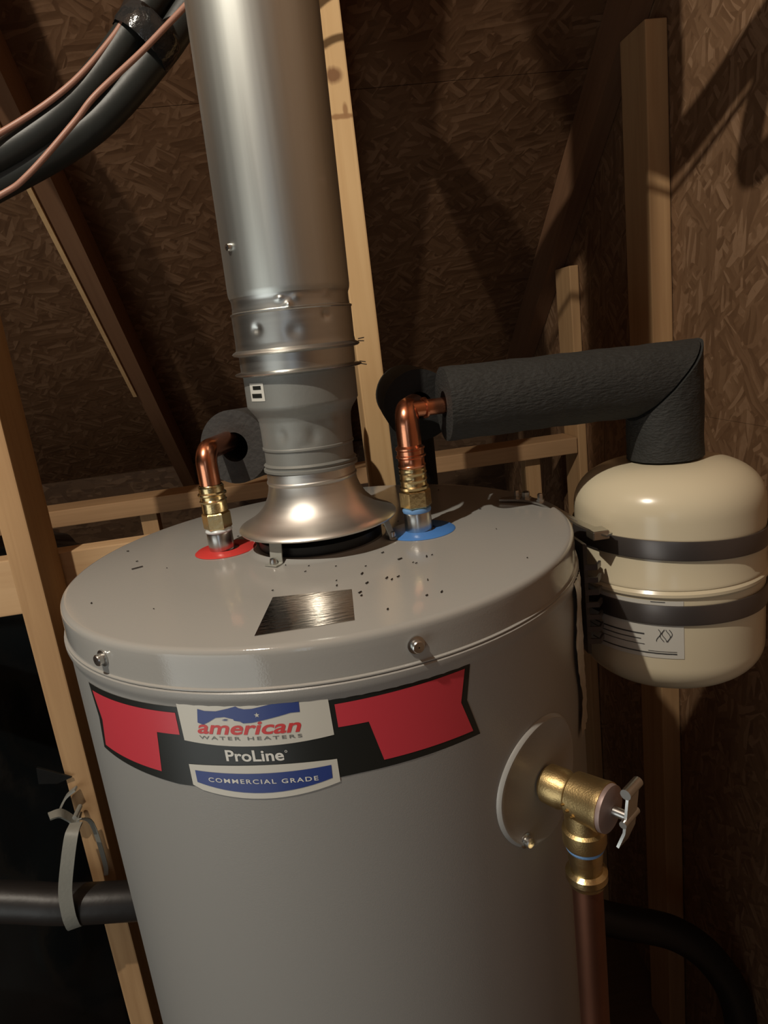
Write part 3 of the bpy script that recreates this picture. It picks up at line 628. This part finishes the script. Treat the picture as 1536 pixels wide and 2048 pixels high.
W2 = [(-.66, .15, .325), (-.42, .205, .358), (-.312, .228, .4040), (-.273, .230, .4250), (-.213, .235, .4750), (-.182, .235, .5020), (-.126, .245, .5440), (-.092, .25, .571), (-.064, .255, .594), (-.03, .262, .624), (.02, .27, .655), (.07, .268, .666), (.16, .22, .668), (.262, .128, .655), (.335, .03, .675), (.42, -.10, .70)]
obj('insulated_tube', tube(B(), smooth_path([(.262, .150, .69), (.268, .148, .76), (.262, .15, .88)]), .030, 20), RUBBER, ls)  # unseen upright length, added to shade the top of the right post
for W in (W1, W2): obj('pink_wire', tube(B(), smooth_path(W), .0036, 12), PINK, ls)
ta, tb = Vector((-.160, .272, .545)), Vector((-.090, .284, .615)); td = (tb-ta).normalized()
tm = Vector((-.1180, .284, .577))
bm = B(); lathe(bm, [(.0355, -.017), (.0375, -.013), (.0380, .0), (.0372, .011), (.0350, .016)], tm, td, 40, wob=lambda r, h, a: (r+noise.noise(Vector((math.cos(a)*3, math.sin(a)*3, h*120)))*.0035, h)); obj('tape_wrap', bm, TAPE, ls)
bm = B(); pt = Vector((-.1130, .238, .610)); hexa(bm, [pt+Vector(q) for q in ((-.007, 0, -.008), (.009, 0, -.008), (.009, .002, -.008), (-.007, .002, -.008), (-.010, -.004, .010), (.004, -.004, .012), (.004, -.002, .012), (-.010, -.002, .010))]); obj('tie_tag', bm, WHITET, ls)
for k in range(8):
    q = pt+Vector((-.003+.0005*k, -.0045, -.005+.0018*k)); obj('tie_tooth', box(B(), q.x-.003, q.x+.003, q.y-.0006, q.y+.0006, q.z-.0004, q.z+.0004), INKK, ls, smooth=False)
# ------------------------------------------------------------------ lower left: black duct, black pipe, hanger strap
fd = empty('flexible_duct', (-.95, .75, FZ), 'large glossy black plastic sleeved duct standing behind the left truss post', 'duct')
def dw(r, h, a):
    q = Vector((math.cos(a)*2.2, math.sin(a)*2.2, h*3.1)); return r+noise.noise(q)*.035+noise.noise(q*3)*.014, h
obj('duct_sleeve', lathe(B(), fine([(.05, FZ), (.40, FZ+.01), (.41, FZ+.3), (.41, -.30), (.38, -.20), (.25, -.165), (.05, -.16)], .03), (-.935, .90, 0), n=90, wob=dw), PLAST, fd)
lp = empty('drain_pipe', (-.2, .2, -.65), 'black pipe passing behind the heater, low on both sides', 'pipe')
obj('pipe_run', tube(B(), smooth_path([(-.95, .245, -.435), (-.56, .25, -.545), (-.46, .25, -.574), (-.33, .262, -.608), (-.10, .300, -.69), (.18, .315, -.785), (.34, .312, -.838), (.43, .30, -.872), (.53, .29, -.915), (.60, .28, -.990), (.64, .27, -1.10), (.648, .26, -1.30)]), .029, 32), mat('black_drain_hose', (.016, .015, .015), .42, bump=(60, .2)), lp)
hg = empty('pipe_hanger', (-.45, .24, -.62), 'pale grey plastic strap hanging a black pipe off the truss post', 'strap')
obj('strap_loop', ribbon(B(), smooth_path([(-.4180, .255, -.4440), (-.4205, .235, -.4500), (-.4300, .222, -.4850), (-.4400, .216, -.5250), (-.4430, .214, -.5600), (-.4440, .217, -.5800), (-.4450, .224, -.5960), (-.4460, .240, -.6080)], 6), (1, .25, 0), .0185, .0022), GREYSTRAP, hg)
obj('strap_tail', ribbon(B(), smooth_path([(-.4150, .262, -.4430), (-.4090, .285, -.47), (-.4070, .290, -.545), (-.4080, .285, -.565)], 5), (1, .2, 0), .0065, .0018), GREYSTRAP, hg)
bm = B(); ribbon(bm, smooth_path([(-.4560, .262, -.4300), (-.4440, .270, -.4330), (-.4380, .280, -.4480), (-.4310, .285, -.4620), (-.4220, .285, -.452)], 4), (0, 1, .2), .014, .0030); ribbon(bm, smooth_path([(-.446, .283, -.432), (-.436, .287, -.418), (-.420, .288, -.408)], 4), (0, 1, 0), .012, .003)
cyl(bm, (-.4215, .290, -.4400), (-.4215, .262, -.4400), .0035, 10)
obj('strap_hook', bm, GREYSTRAP, hg)
bm = B(); hexa(bm, [Vector(q) for q in ((-.475, .296, -.395), (-.448, .296, -.400), (-.448, .2985, -.400), (-.475, .2985, -.395), (-.470, .292, -.365), (-.424, .294, -.392), (-.424, .2975, -.392), (-.470, .2975, -.365))], .0006)
tag(obj('plastic_corner', bm, PLAST, smooth=False), 'small black plastic corner poking over the left truss post', 'plastic')
# ------------------------------------------------------------------ sawdust and slivers on the lid
def flake(bm, x, y, l, wd, a, z=.0006):
    d = Vector((math.cos(a), math.sin(a), 0))*l/2; n = Vector((-d.y, d.x, 0)).normalized()*wd/2; c = Vector((x, y, z))
    hexa(bm, [c-d-n, c+d-n, c+d+n, c-d+n]+[q+Vector((0, 0, .0007)) for q in (c-d-n*.5, c+d-n*.7, c+d+n*.6, c-d+n*.8)])
bm = B(); flake(bm, -.186, .0, .011, .0016, .45); tag(obj('wood_sliver', bm, DEBRIS, smooth=False), 'dark wood sliver alone on the left part of the lid', 'sliver')
bm = B()
for k in range(24):
    x = random.gauss(.040, .035); y = random.gauss(-.125, .035); s = random.uniform(.0015, .0055)
    if math.hypot(x, y) < .24 and not (-.06 < x < .02 and y < -.145): flake(bm, x, y, s, s*.32, .9+random.uniform(-.5, .5))
for k in range(26):
    a = random.uniform(0, 2*PI); r = .23*math.sqrt(random.uniform(.15, 1)); x, y = r*math.cos(a), r*math.sin(a); s = random.uniform(.0010, .0026)
    if not (-.06 < x < .02 and -.24 < y < -.145): flake(bm, x, y, s, s*.5, random.uniform(0, 3))
tag(obj('sawdust', bm, DEBRIS, smooth=False), 'dark flakes of sawdust scattered over the grey lid', 'debris', kind='stuff')
# thin pale lath lying along the left rafter's lower edge
bm = B(); y0, y1 = .50, 1.205
hexa(bm, [(-.4265, y0, deckz(y0)-.122), (-.4175, y0, deckz(y0)-.122), (-.4175, y1, deckz(y1)-.122), (-.4265, y1, deckz(y1)-.122),
          (-.4265, y0, deckz(y0)-.110), (-.4175, y0, deckz(y0)-.110), (-.4175, y1, deckz(y1)-.110), (-.4265, y1, deckz(y1)-.110)])
tag(obj('wooden_lath', bm, WZC, smooth=False), 'thin pale wooden strip running along the lower edge of the left rafter', 'wood strip')
